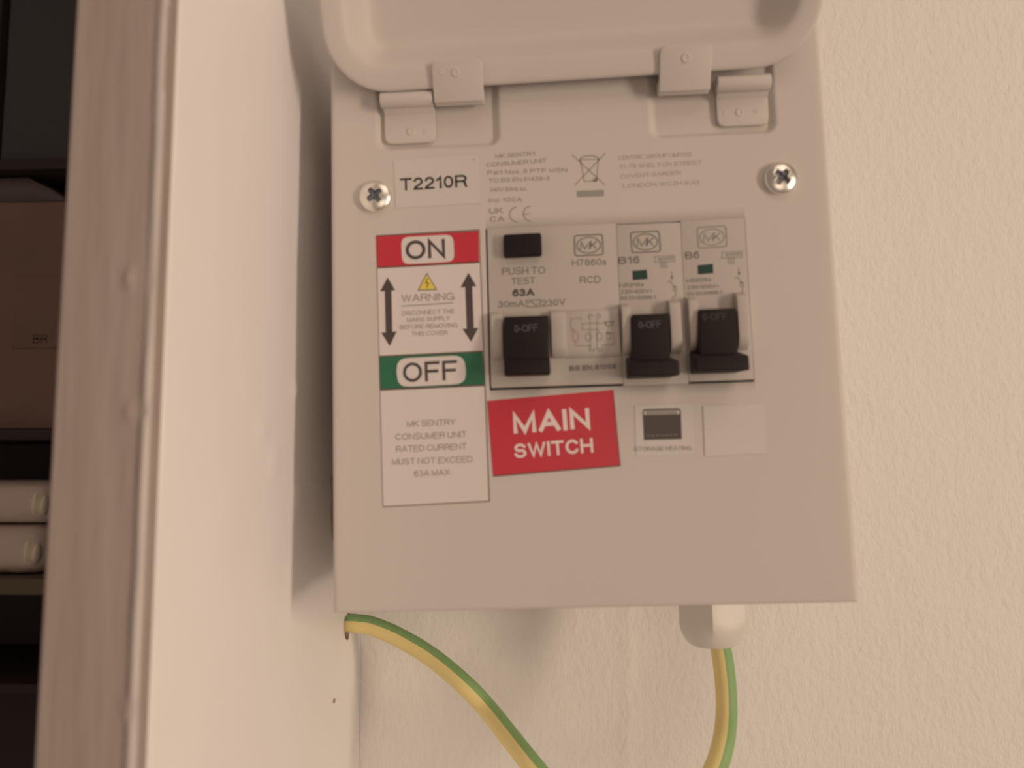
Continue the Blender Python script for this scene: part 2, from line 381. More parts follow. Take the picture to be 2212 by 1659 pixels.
# aperture and hinge recesses
AP = (43.3, 114.35, 58.1, 103.1)
def sstep(a, b, x):
    t = max(0, min(1, (x - a) / (b - a))); return t * t * (3 - 2 * t)
def recess(u, v):
    d = 0
    for (u0, u1, v0, tilt) in ((13.6, 47.8, 127.0, .03), (90.2, 124.3, 127.0, .03)):
        vv = v0
        r = 3.0
        du = min(u - u0, u1 - u); dv = v - vv
        if du < r and dv < r: dist = r - math.hypot(r - du, r - dv) if (du > 0 and dv > 0) or True else min(du, dv)
        else: dist = min(du, dv)
        d = max(d, 1.5 * sstep(-.6, 1.5, dist))
    return d
def edge_round(u, v):
    w = 0; R = 1.5
    for q in (u, W - u, v + .6, HT - v):
        if q < R: w = max(w, R - math.sqrt(max(0, R * R - (R - q) ** 2)))
    return w
us = sorted(set([0, .12, .3, .6, 1.0, 1.5, W - 1.5, W - 1.0, W - .6, W - .3, W - .12, W, AP[0], AP[1]] + [3 + 4 * k for k in range(34)] + [12 + .45 * k for k in range(86)] + [88 + .45 * k for k in range(86)]))
vsn = sorted(set([0, .12, .3, .6, 1.0, 1.5, HT - 1.5, HT - .6, HT - .3, HT, AP[2], AP[3]] + [3 + 4 * k for k in range(42)] + [125 + .45 * k for k in range(60)]))
def prune(a, keep):
    out = [a[0]]
    for x in a[1:]:
        if x - out[-1] < .1 and x not in keep: continue
        out.append(x)
    return out
us = prune(us, AP[:2]); vsn = prune(vsn, AP[2:])
bm = bmesh.new(); g = {}
for j, v in enumerate(vsn):
    for i, u in enumerate(us): g[i, j] = bm.verts.new(V(u, v, edge_round(u, v) + recess(u, v)))
hole_edges = []
for j in range(len(vsn) - 1):
    for i in range(len(us) - 1):
        cu, cv = (us[i] + us[i + 1]) / 2, (vsn[j] + vsn[j + 1]) / 2
        if AP[0] < cu < AP[1] and AP[2] < cv < AP[3]: continue
        bm.faces.new([g[i, j], g[i + 1, j], g[i + 1, j + 1], g[i, j + 1]])
for k in [k for k in g if not g[k].link_faces]: bm.verts.remove(g[k])
bd = [e for e in bm.edges if e.is_boundary]
inner = [e for e in bd if all(AP[0] - .01 <= v.co.x <= AP[1] + .01 and AP[2] - .01 <= v.co.z <= AP[3] + .01 for v in e.verts)]
outer = [e for e in bd if e not in inner]
for es, dep in ((inner, 2.2), (outer, 14.0)):
    r_ = bmesh.ops.extrude_edge_only(bm, edges=es)
    for v in r_['geom']:
        if isinstance(v, bmesh.types.BMVert): v.co.y = dep if es is outer else v.co.y + dep
bmesh.ops.recalc_face_normals(bm, faces=bm.faces[:])
cover = link('front_cover', bm, 'cover', unit, smooth=True)
bm = bmesh.new(); box(bm, .8, W - .8, .8, HT - .8, 11, WALL - .8)
body = link('back_box', bm, 'cover', unit, bevel=.6)
bm = bmesh.new(); box(bm, AP[0] - 2, AP[1] + 2, AP[2] - 2, AP[3] + 2, 9, 10.5)
link('mounting_rail', bm, 'dark', unit)

# ---- faint print on the cover
w_ = -.05
link_lines = [('MK SENTRY', (1070, 342), (1159, 336), 9), ('CONSUMER UNIT', (1051, 360.5), (1181, 351), 9), ('Part Nos. 5 PTF MSN', (1053, 377.5), (1225, 371), 9),
 ('TO BS EN 61439-3', (1056, 395), (1187, 389), 9), ('240V 50Hz a.c.', (1058, 414.5), (1139, 411.5), 9), ('Ina: 100A', (1056, 437), (1128, 435.5), 9.5)]
right_lines = [('GEWISS GROUP LIMITED', (1336, 345.5), (1494, 337.5), 9), ('71-75 SHELTON STREET', (1338, 364.5), (1517, 355), 9), ('COVENT GARDEN', (1340, 386), (1471, 377), 9), ('LONDON WC2H 9JQ', (1346, 406), (1511, 397.5), 9)]
right_lines[0] = ('CENTRIC GROUP LIMITED', (1336, 345.5), (1494, 337.5), 9)
lettering(cover, link_lines + [('UK', (1057, 462), (1087, 460), 12, .2), ('CA', (1058, 479.5), (1090, 478), 12, .2)] , 'ink_soft', w_, 'printed_text').location.y += 0
lettering(cover, right_lines, 'ink_faint', w_, 'printed_text')
def ce(bm):
    for (cx_, cy_) in ((1117, 463), (1147, 461.5)):
        c = bp(cx_, cy_, w_); stroke(bm, ell(c, 2.1, 2.1, 90, 270, 14), .17, w_)
    c = bp(1147, 461.5, w_); stroke(bm, [(c[0] - 2.1, c[1]), (c[0] - .3, c[1])], .15, w_)
def bin_(bm):
    P = lambda x, y: bp(1040 + x / 4.424, 300 + y / 4.424, w_)
    for a, b_ in (((865, 150), (1180, 440)), ((1185, 135), (890, 445))): stroke(bm, [P(*a), P(*b_)], .13, w_)
    stroke(bm, [P(945, 200), P(1118, 192), P(1098, 400), P(985, 408)], .12, w_, True)
    stroke(bm, [P(940, 215), P(950, 182), P(990, 165), P(1060, 160), P(1110, 175), P(1122, 200)], .17, w_)
    flat(bm, [P(1065, 375), P(1105, 372), P(1108, 408), P(1070, 410)], w_)
    flat(bm, [P(910, 497), P(1170, 487), P(1170, 548), P(915, 556)], w_ - .01)
lettering(cover, [], 'ink_soft', w_, 'conformity_mark', ce)
lettering(cover, [], 'ink_soft', w_, 'waste_bin_symbol', bin_)

# ---- modules
def din_body(name, u0, u1, cheeks, parent, label, v0=58.75, v1=103.05):
    """one DIN module body; cheeks: list of (u0,u1) ribs standing proud beside the lever"""
    bm = bmesh.new()
    f = -.15
    prism(bm, [(v0, 9), (v0, f), (v1, f), (v1, 9)], u0 + .02, u1 - .02)
    for (a, b_, vt, vb, h) in cheeks:
        prof = [(vt + .9, f + .05), (vt, f - h * .72), (vt - .7, f - h * .95), (vt - 2, f - h), (vb + 4.2, f - h), (vb + 2.6, f - h * .93), (vb + 1.2, f - h * .7), (vb + .3, f - h * .35), (vb, f + .05)]
        prism(bm, prof, a, b_)
    o = link(name, bm, 'module', parent, bevel=.18); tag(o, label); return o
def U(px, py, w=0): return bp(px, py, w)[0]
def Vv(px, py, w=0): return bp(px, py, w)[1]
def logo(bm, quad, w):
    q = quad_px(quad, w); stroke(bm, rounded(q, .9), .19, w, True)
    c = sum((Vector(p) for p in q), Vector((0, 0))) / 4; ex = (Vector(q[1]) - Vector(q[0])) / 2; ey = (Vector(q[0]) - Vector(q[3])) / 2
    stroke(bm, [tuple(c + ex * .84 * math.cos(t * math.pi / 12) + ey * .78 * math.sin(t * math.pi / 12)) for t in range(24)], .15, w, True)
    for ch, x0, x1 in (('M', -.56, .08), ('K', .14, .56)):
        for line in G[ch][1]: stroke(bm, [tuple(c + ex * (x0 + (x1 - x0) * gx + .10 * (gy - .5)) + ey * (-.36 + .72 * gy)) for gx, gy in line], .15, w, False, .05)
f = -.15
# residual current device
rcd = din_body('residual_current_device', 43.75, 79.4, [(44.3, U(1087, 720, -2) - .1, 78.6, 66.2, 2.4), (U(1190, 720, -2) + .1, U(1222, 720, -2), 78.6, 66.2, 2.4), (U(1222, 720, -2) - .1, 79.0, 78.6, 66.0, .9)], unit, 'wide two-module device with a push button and black lever')
wl = f - .06
lettering(rcd, [('PUSH TO', (1085, 594), (1178, 591), 15.5), ('TEST', (1105, 615), (1156.5, 612.5), 14.5), ('30mA', (1076, 664.5), (1133, 662), 14, .15), ('230V', (1171, 662), (1222, 659), 14, .15), ('H7860s', (1236, 574.5), (1310, 572), 13.5), ('RCD', (1253, 612), (1298, 610.5), 15)], 'ink_mid', wl)
lettering(rcd, [('63A', (1107.5, 641), (1154.5, 639), 16.5, .24)], 'ink', wl)
def acsym(bm):
    q = quad_px([(1137, 649), (1168, 647.5), (1168, 661.5), (1137, 663)], wl); stroke(bm, q, .12, wl, True)
    c = sum((Vector(p) for p in q), Vector((0, 0))) / 4
    stroke(bm, [(c.x - 1.4 + .14 * k, c.y + .5 * math.sin(k / 20 * 2 * math.pi)) for k in range(21)], .11, wl)
lettering(rcd, [], 'ink_mid', wl, 'alternating_current_symbol', acsym)
lettering(rcd, [], 'ink_mid', wl, 'maker_emblem', lambda bm: logo(bm, [(1240.5, 509), (1301.5, 506), (1303, 550), (1242, 553)], wl))
wd2 = f - .96
def diagram(bm):
    P = lambda x, y: bp(1030 + x / 4.148, 460 + y / 4.148, wd2)
    S = lambda pts, h=.1, c=False: stroke(bm, [P(*p) for p in pts], h, wd2, c)
    S([(845, 1040), (842, 950), (935, 940), (935, 965)]); S([(935, 990), (1220, 985)]); S([(945, 995), (945, 1048), (1082, 1045)])
    S([(1015, 950), (1015, 1210)]); S([(1078, 950), (1078, 1225)]); S([(890, 1190), (1015, 1190)]); S([(885, 1150), (888, 1190)])
    S([(1150, 975), (1225, 970), (1215, 1005), (1160, 1010)], .22, True); S([(1185, 1010), (1170, 1060), (1180, 1090)]); S([(1150, 1080), (1230, 1075), (1232, 1180), (1120, 1185)])
    for c, rx, ry in (((1000, 1112), .75, 1.1), ((1098, 1108), .75, 1.1), ((1180, 1100), .6, 1.0)): stroke(bm, ell(P(*c), rx, ry), .11, wd2, True)
    for c in ((1082, 1050), (1016, 1190)): disc(bm, P(*c), .32, wd2 - .01, r2=.48)
    S([(850, 1030), (870, 1050), (850, 1070)], .14)
lettering(rcd, [('P', (1272, 689), (1282, 688), 10), ('0', (1289, 688), (1298, 687), 10), ('N', (1274, 760), (1285, 759.5), 8), ('0', (1293, 760), (1302, 759), 8)], 'ink_soft', wd2, 'wiring_diagram', diagram)
lettering(rcd, [], 'ink_red', wd2, 'wiring_diagram', lambda bm: stroke(bm, ell(bp(1243.5, 727, wd2), .75, 1.35), .12, wd2, True))
lettering(rcd, [('BS EN 61008', (1230.5, 801.5), (1331.5, 796.5), 11, .24)], 'ink_mid', wl)
bm = bmesh.new(); wf = f - 2.4
q = quad_px([(1088, 554), (1171, 550), (1169, 502), (1087, 506)], wf); qb = [(p[0], p[1]) for p in q]
pr = rounded(q, .9)
plate(bm, pr, wf, f + .2); link('test_button', bm, 'lever', rcd, bevel=.4)
def lever(parent, px, nose, name='switch_lever'):
    """px: (stem left, stem right, top y, shoulder y, nose left, nose right, nose top y, nose bottom y)"""
    sl, sr, ty, sy, nl, nr, nt_, nb = px; bm = bmesh.new()
    ws, wn = f - 4.2, f - nose
    a0, a1 = U(sl, ty, ws), U(sr, ty, ws); vt = Vv(sl, ty, ws); b0, b1 = U(sl, sy, ws - 1.5), U(sr, sy, ws - 1.5); vb = Vv(sl, sy, ws - 1.5)
    hexa(bm, [(b0, vb - 2, ws - 3.0), (b1, vb - 2, ws - 3.0), (a1, vt, ws), (a0, vt, ws)], [(b0, vb - 2, f + .3), (b1, vb - 2, f + .3), (a1, vt - .2, f + .3), (a0, vt - .2, f + .3)])
    n0, n1 = U(nl, nb, wn), U(nr, nb, wn); vn = Vv(nl, nb, wn); vm = Vv((nl + nr) / 2, nt_, ws - 1.5)
    m0, m1 = n0 * .6 + b0 * .4, n1 * .6 + b1 * .4
    hexa(bm, [(n0, vn, wn), (n1, vn, wn), (n1 - .1, vn + 3.8, wn), (n0 + .1, vn + 3.8, wn)], [(m0, vn + .6, f + .4), (m1, vn + .6, f + .4), (m1, vm, f + .4), (m0, vm, f + .4)])
    return link(name, bm, 'lever', parent, bevel=.45)
lv = lever(rcd, (1088, 1185, 684, 775, 1089, 1190, 760, 811), 9.0)
ws_ = f - 4.2
def lever_text(parent, pl, pr_, cap, m='lever_print'):
    bm = bmesh.new(); text(bm, '0-OFF', pl, pr_, cap, ws_ - .45, .16)
    # lay the print on the sloping top face of the lever
    for v in bm.verts: v.co.y = ws_ - 0.12 - slope * (vt_ref - v.co.z)
    return link('lettering', bm, m, parent)
def place_lever_text(parent, px, tx, m='lever_print'):
    global slope, vt_ref
    sl, sr, ty, sy = px; vt = Vv(sl, ty, ws_); vb = Vv(sl, sy, ws_ - 1.5) - 2; slope = 3.0 / (vt - vb); vt_ref = vt
    lever_text(parent, *tx, m=m)
place_lever_text(lv, (1088, 1185, 684, 775), ((1112, 719), (1162, 716.5), 16.5))
# two miniature circuit breakers
def breaker(u0, u1, logo_q, rating, rt, small, box6, ind, chk, lvpx, lt, label, ltm, fade):
    mb = din_body('circuit_breaker', u0, u1, chk, unit, label, *((58.15, 102.6) if rating == 'B16' else (58.7, 103.05)))
    lettering(mb, [], fade, wl, 'maker_emblem', lambda bm: logo(bm, logo_q, wl))
    lettering(mb, [(rating, rt[0], rt[1], rt[2], .19)], 'ink_mid', wl)
    lettering(mb, small, 'ink_mid', wl, 'printed_text')
    def sym(bm):
        q = quad_px(box6, wl); stroke(bm, q, .10, wl, True)
        x0, y0 = box6[3]; x1, y1 = box6[2]
        text(bm, '6000', (x0 + 8, y0 - 3), (x1 - 3, y1 - 3), 8, wl, .2)
        cx_ = (x0 + x1) / 2 - 2; cy_ = (y0 + y1) / 2
        stroke(bm, quad_px([(cx_ - 6, cy_ + 1.5), (cx_ + 6, cy_ + 1), (cx_ + 6, cy_ + 12), (cx_ - 6, cy_ + 12.5)], wl), .10, wl, True)
        text(bm, '3', (cx_ - 2.5, cy_ + 10.5), (cx_ + 2.5, cy_ + 10), 7, wl, .2)
    lettering(mb, [], 'ink_soft', wl, 'rating_symbol', sym)
    sx, sy = small[0][2][0] + 60, box6[3][1] + 20
    def sw(bm):
        P = lambda x, y: bp(sx + x, sy + y, wl)
        for l in ([(0, 0), (1, 18)], [(-9, 22), (-3, 20), (9, 36)], [(3, 32), (9, 31), (10, 40), (4, 41), (3, 32)], [(8, 42), (9, 52), (2, 55), (3, 63)]): stroke(bm, [P(*p) for p in l], .12, wl)
        disc(bm, P(1, 12), .3, wl)
    lettering(mb, [], 'ink_soft', wl, 'switch_symbol', sw)
    bm = bmesh.new(); plate(bm, quad_px(ind, wl), wl, f + .1); tag(link('indicator_window', bm, 'indicator', mb), 'dark green status window')
    l = lever(mb, lvpx, 11.5); place_lever_text(l, lvpx[:4], lt, ltm); return mb
breaker(79.4, 96.9, [(1362, 502), (1423.5, 498.6), (1427, 543), (1365.5, 546)], 'B16', ((1336.5, 571), (1382, 568.5), 16),
 [('H5916s', (1339, 621), (1391, 618.6), 9), ('230/400V~', (1341, 635), (1410, 632.4), 9), ('BS EN 60898-1', (1341, 648.5), (1417, 646), 8.5)],
 [(1414, 554), (1457, 551.5), (1457.5, 564.5), (1414.5, 567)], [(1366, 585), (1397, 582.5), (1399, 602.5), (1367, 605)],
 [(U(1345, 720, -3), U(1363, 720, -3), 79.6, 66.3, 3.3), (U(1449, 720, -3), U(1473, 720, -3), 80.2, 66.3, 3.3)],
 (1365, 1446, 679, 768, 1358, 1470, 764, 814), ((1380, 710.5), (1428, 708), 16), 'narrow breaker marked B16, between the wide device and the B6 breaker', 'lever_print', 'ink_mid')
breaker(96.9, 114.3, [(1505.5, 491.5), (1568, 487.7), (1570.5, 532), (1509, 536)], 'B6', ((1481, 560), (1511, 558), 16),
 [('H5906s', (1483, 610.7), (1536, 607.5), 8.5), ('230/400V~', (1485.5, 625), (1553, 621.5), 8.5), ('BS EN 60898-1', (1485, 639), (1560, 635), 8)],
 [(1560, 545), (1603, 542.5), (1603, 555.5), (1560, 558)], [(1507, 573), (1540, 570), (1541, 590), (1508, 592.5)],
 [(U(1490, 710, -3), U(1509, 710, -3), 80.8, 66.6, 3.3), (U(1595, 710, -3), U(1618, 710, -3), 81.6, 66.6, 3.3)],
 (1509, 1591, 668, 756, 1503, 1621, 750, 803), ((1518, 693), (1570, 691), 15.5), 'narrow breaker marked B6, at the right end of the row', 'lever_print_dim', 'ink_soft')

# ---- stickers
def sticker(quad, m, label, name='sticker', th=.14, parent=unit):
    bm = bmesh.new(); plate(bm, quad_px(quad, -th), -th, .02); return tag(link(name, bm, m, parent), label)
def sub(parent, name, quad, m, w, r=0, label=None):
    bm = bmesh.new(); q = quad_px(quad, w); q = rounded(q, r) if r else q; flat(bm, q, w); o = link(name, bm, m, parent)
    if label: o['label'] = label
    return o
s = sticker([(850, 347), (1033, 334), (1037.5, 438.5), (855, 449.5)], 'sticker_soft', 'white sticker reading T2210R')
lettering(s, [('T2210R', (865, 412), (1009, 403.5), 26.5, .17)], 'ink_black', -.2)
lettering(s, [], 'ink', -.2, 'ink_dot', lambda bm: disc(bm, bp(1023.4, 344.5, -.2), .16, -.2))
s = sticker([(812, 508.5), (1035.5, 495.5), (1058, 1083.5), (827, 1095.5)], 'darkrim', 'tall ON and OFF warning sticker', th=.12)
sub(s, 'white_ground', [(813, 511), (1034, 498), (1055.5, 1081.5), (828, 1093.5)], 'sticker', -.16)
sub(s, 'colour_band', [(813, 511), (1033.5, 498.5), (1035.5, 568), (815.5, 580)], 'darkrim', -.20)
sub(s, 'colour_band', [(813, 511), (1033.5, 499.5), (1035, 564.5), (815, 577)], 'red', -.24, label='red band')
sub(s, 'oval_ground', [(866, 512.5), (979, 506.5), (982, 565), (869, 571.5)], 'sticker', -.28, 2.4)
lettering(s, [('ON', (877, 561.8), (962, 557), 42, .185)], 'ink', -.32)
sub(s, 'colour_band', [(819.5, 768.5), (1042.5, 757.5), (1047.5, 834), (821.5, 844)], 'darkrim', -.20)
sub(s, 'colour_band', [(819.7, 772), (1042.5, 761), (1047, 830), (821.5, 840.5)], 'green', -.24, label='green band')
sub(s, 'oval_ground', [(855.5, 774.5), (1004, 767), (1008.5, 829), (858.5, 837)], 'sticker', -.28, 3.6)
lettering(s, [('OFF', (871.5, 826.5), (988, 820.5), 43, .165, .24)], 'ink', -.32)
for pts in ([(837.4, 599), (853.5, 627), (845.5, 627.7), (847.5, 716.5), (857, 716), (841.8, 747.5), (823.5, 718.5), (833, 718), (831, 628.5), (821, 629.5)],
            [(1012, 589), (1029, 618.3), (1020, 619), (1023.5, 708.5), (1033.5, 708), (1017.7, 738.5), (999, 710.5), (1008, 710), (1005, 620), (995, 621)]):
    bm = bmesh.new(); q = quad_px(pts, -.2); fc = bm.faces.new([bm.verts.new(V(u, v, -.2)) for u, v in q]); fc.normal_update(); bmesh.ops.triangulate(bm, faces=[fc])
    for fc in bm.faces:
        fc.normal_update()
        if fc.normal.y > 0: fc.normal_flip()
    tag(link('double_arrow', bm, 'ink', s), 'dark double-headed arrow')
sub(s, 'warning_triangle', [(921.8, 588.5), (944.5, 626.5), (901.5, 628)], 'ink_mid', -.18)
wt = sub(s, 'warning_triangle', [(921.8, 593), (940.5, 624), (905.5, 625.5)], 'yellow', -.22, label='yellow triangle with a lightning bolt')
lettering(s, [], 'ink', -.25, 'lightning_bolt', lambda bm: stroke(bm, [bp(923.5, 601, -.25), bp(919.5, 611, -.25), bp(925.5, 611.5, -.25), bp(922, 622, -.25)], .13, -.25))
lettering(s, [('WARNING', (867.5, 652.5), (981, 648), 16, .11)], 'ink_mid', -.2, extra=lambda bm: stroke(bm, [bp(867, 661.3, -.2), bp(979, 654, -.2)], .11, -.2))
lettering(s, [('DISCONNECT THE', (868.5, 681.5), (981.5, 676.5), 9.5, .12), ('MAINS SUPPLY', (879, 696), (972, 692), 9.5, .12), ('BEFORE REMOVING', (864, 711.5), (988, 707), 9.5, .12), ('THIS COVER', (889, 726), (966.5, 723), 9.5, .12)], 'ink_grey', -.2)
lettering(s, [('MK SENTRY', (879.5, 922.5), (984, 918), 13.5, .12), ('CONSUMER UNIT', (854.5, 950.8), (1008, 944.5), 13.5, .12), ('RATED CURRENT', (856, 977), (1008, 970.5), 13.5, .12), ('MUST NOT EXCEED', (847, 1004.5), (1020.5, 998.5), 13.5, .12), ('63A MAX', (895, 1030), (972, 1026), 13, .12)], 'ink_grey', -.2)
s = sticker([(1052.5, 866), (1325, 842), (1340.8, 1007), (1065.5, 1030)], 'darkrim', 'red MAIN SWITCH sticker', th=.12)
sub(s, 'red_ground', [(1052.5, 866), (1323.3, 842.2), (1339, 1004.5), (1065.3, 1027.3)], 'red', -.16)
lettering(s, [('MAIN', (1110, 938), (1275.5, 926), 46, .215)], 'white_print', -.2)
lettering(s, [('SWITCH', (1112, 990.5), (1282, 977.5), 32, .20)], 'white_print', -.2)
s = sticker([(1371, 875.5), (1495.5, 872), (1500, 980), (1374, 985)], 'sticker_soft', 'white sticker with a dark storage heater picture')
def heater(bm): flat(bm, rounded(quad_px([(1388, 884), (1470.5, 881.5), (1473, 948.5), (1391, 950.5)], -.2), [1.0, 1.0, .1, .1]), -.2)
lettering(s, [], 'ink', -.2, 'heater_picture', heater)
lettering(s, [], 'ink_soft', -.23, 'heater_picture', lambda bm: (flat(bm, rounded(quad_px([(1390.5, 886.5), (1468, 884.5), (1468.5, 895), (1391, 897)], -.23), [.9, .9, .05, .05]), -.23)))
lettering(s, [], 'sticker_soft', -.25, 'heater_picture', lambda bm: [flat(bm, quad_px(q, -.25), -.25) for q in ([(1391, 888), (1395.5, 888), (1395, 896), (1391, 896.5)], [(1463, 886.5), (1467.5, 886.5), (1467.5, 894.5), (1463, 894.5)])])
lettering(s, [], 'ink_mid', -.23, 'heater_picture', lambda bm: [stroke(bm, [bp(1397 + 10 * k, 941 - .3 * k, -.23), bp(1403 + 10 * k, 941 - .3 * k, -.23)], .15, -.23) for k in range(7)])
lettering(s, [('STORAGE HEATING', (1371, 974.5), (1494, 972.5), 9.5, .16)], 'ink_soft', -.2)
sticker([(1519, 876.5), (1649, 871.5), (1655.5, 979), (1523, 985)], 'sticker_soft', 'blank white sticker at the right end', th=.25)

# ---- screws
def screw(c, rot, label):
    R = 4.45; n = 64; bm = bmesh.new(); gr = {}
    def hgt(x, y):
        r = math.hypot(x, y) / R
        if r >= 1: return 0.35
        h = .55 + 2.1 * math.sqrt(max(0, 1 - (r * .93) ** 2)) - .6 * 0
        a = x * math.cos(rot) + y * math.sin(rot); b_ = -x * math.sin(rot) + y * math.cos(rot)
        arm = lambda p, q: sstep(.85, .50, abs(q)) * sstep(2.5, 1.9, abs(p))
        rec = max(arm(a, b_), arm(b_, a)); core = sstep(1.5, .8, math.hypot(a, b_))
        return h - 1.3 * max(rec * (1.1 - .18 * math.hypot(a, b_)), 1.3 * core)
    rings = 44; seg = 96
    prev = [bm.verts.new(V(c[0], c[1], -hgt(0, 0)))]
    for i in range(1, rings + 1):
        r = R * (i / rings) ** .9; ring = [bm.verts.new(V(c[0] + r * math.cos(2 * math.pi * k / seg), c[1] + r * math.sin(2 * math.pi * k / seg), -hgt(r * math.cos(2 * math.pi * k / seg), r * math.sin(2 * math.pi * k / seg)) if i < rings else -.5)) for k in range(seg)]
        for k in range(seg):
            if i == 1: bm.faces.new([prev[0], ring[k], ring[(k + 1) % seg]])
            else: bm.faces.new([prev[k], ring[k], ring[(k + 1) % seg], prev[(k + 1) % seg]])
        prev = ring
    base = [bm.verts.new(V(v.co.x, v.co.z, .3)) for v in prev]
    for k in range(seg): bm.faces.new([prev[k], base[k], base[(k + 1) % seg], prev[(k + 1) % seg]])
    bmesh.ops.recalc_face_normals(bm, faces=bm.faces[:])
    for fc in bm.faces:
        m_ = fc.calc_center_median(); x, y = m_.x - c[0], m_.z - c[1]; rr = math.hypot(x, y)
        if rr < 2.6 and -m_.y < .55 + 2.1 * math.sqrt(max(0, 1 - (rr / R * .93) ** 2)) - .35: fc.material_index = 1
    tag(link('screw', bm, ['zinc', 'zinc_dark'], unit, smooth=True), label)
screw((12.9, 113.3), math.radians(38), 'shiny cross-head screw beside the T2210R sticker')
screw((124.5, 113.5), math.radians(48), 'shiny cross-head screw at the upper right')

# ---- lid, tilted open, and its hinges
TA = math.radians(25); HV, HW = 139.7, -4.6
def LID(u, s_, d): return (u, HV + s_ * math.cos(TA) + d * math.sin(TA), HW - s_ * math.sin(TA) + d * math.cos(TA))
def lid_px(px, py, d=0):
    n = Vector((0, -math.sin(TA), math.cos(TA))); P0 = Vector((0, -HV, HW)) + n * d; r = ray(px, py)
    p = CAM + r * ((P0 - CAM).dot(n) / r.dot(n)); return (p.x, (p - P0).dot(Vector((0, -math.cos(TA), -math.sin(TA)))))
ls0 = (lid_px(800, 199, 1)[1] + lid_px(1640, 149, 1)[1]) / 2; skew = (lid_px(1640, 149, 1)[1] - lid_px(860, 199, 1)[1]) / (lid_px(1640, 149, 1)[0] - lid_px(860, 199, 1)[0])
lu0, lu1 = lid_px(687, -4, 1)[0], lid_px(1780, -4, 1)[0]
LH = 150.0
def rring(inset, R, d, seg=9):
    r = max(R - inset, .8); out = []
    for (cx_, cy_, a0) in ((lu1 - inset - r, ls0 + inset + r, -90), (lu1 - inset - r, ls0 + LH - inset - r, 0), (lu0 + inset + r, ls0 + LH - inset - r, 90), (lu0 + inset + r, ls0 + inset + r, 180)):
        for k in range(seg + 1):
            a = math.radians(a0 + 90 * k / seg); u, s_ = cx_ + r * math.cos(a), cy_ + r * math.sin(a)
            out.append(LID(u, s_ + skew * (u - 68), d))
    return out
prof = [(.9, 2.6), (.3, 2.2), (0, 1.6), (.05, 1.1), (.35, .75), (.9, .6), (2, .62), (4.2, .72), (5.6, .95), (6.6, 1.5), (7.8, 2.8), (9.2, 4.8), (10.6, 6.6), (11.8, 7.7), (13.2, 8.3), (15.5, 8.5), (30, 8.6)]
back = [(30, 9.7), (15, 9.7), (12.5, 9.2), (11, 8.2), (9, 6.2), (7, 3.6), (5.6, 2.6), (3.5, 2.2), (1.5, 2.2)]
bm = bmesh.new(); loops = []
RL = 17.0
for ins, d in prof + back: loops.append([bm.verts.new(V(*p)) for p in rring(ins, RL, d)])
n = len(loops[0])
for a, b_ in zip(loops, loops[1:] + [loops[0]]):
    if a is loops[len(prof) - 1]: continue
    for k in range(n): bm.faces.new([a[k], a[(k + 1) % n], b_[(k + 1) % n], b_[k]])
bm.faces.new(loops[len(prof) - 1]); bm.faces.new(loops[len(prof)])
bmesh.ops.recalc_face_normals(bm, faces=bm.faces[:])
lid = link('lid', bm, 'cover', unit, smooth=True); tag(lid, 'open lid showing its shallow tray inside')
def rivet(bm, conv, c, r, h, d0):
    seg = 20; prev = None
    for rr, hh in ((0, h * .35), (.45 * r, h * .5), (.7 * r, h), (.9 * r, h * .8), (r, 0)):
        ring = [bm.verts.new(V(*conv(c[0] + rr * math.cos(2 * math.pi * k / seg), c[1] + rr * math.sin(2 * math.pi * k / seg), d0 - hh))) for k in range(seg if rr else 1)]
        if prev is not None:
            for k in range(seg):
                if len(prev) == 1: bm.faces.new([prev[0], ring[k], ring[(k + 1) % seg]])
                else: bm.faces.new([prev[k], ring[k], ring[(k + 1) % seg], prev[(k + 1) % seg]])
        prev = ring
def conv_plate(bm, conv, pts, d0, d1):
    a = [bm.verts.new(V(*conv(p[0], p[1], d0))) for p in pts]; b_ = [bm.verts.new(V(*conv(p[0], p[1], d1))) for p in pts]; n = len(pts)
    bm.faces.new(a); bm.faces.new(b_[::-1])
    for i in range(n): bm.faces.new([a[(i + 1) % n], a[i], b_[i], b_[(i + 1) % n]])
PAN = lambda u, v, w: (u, v, w)
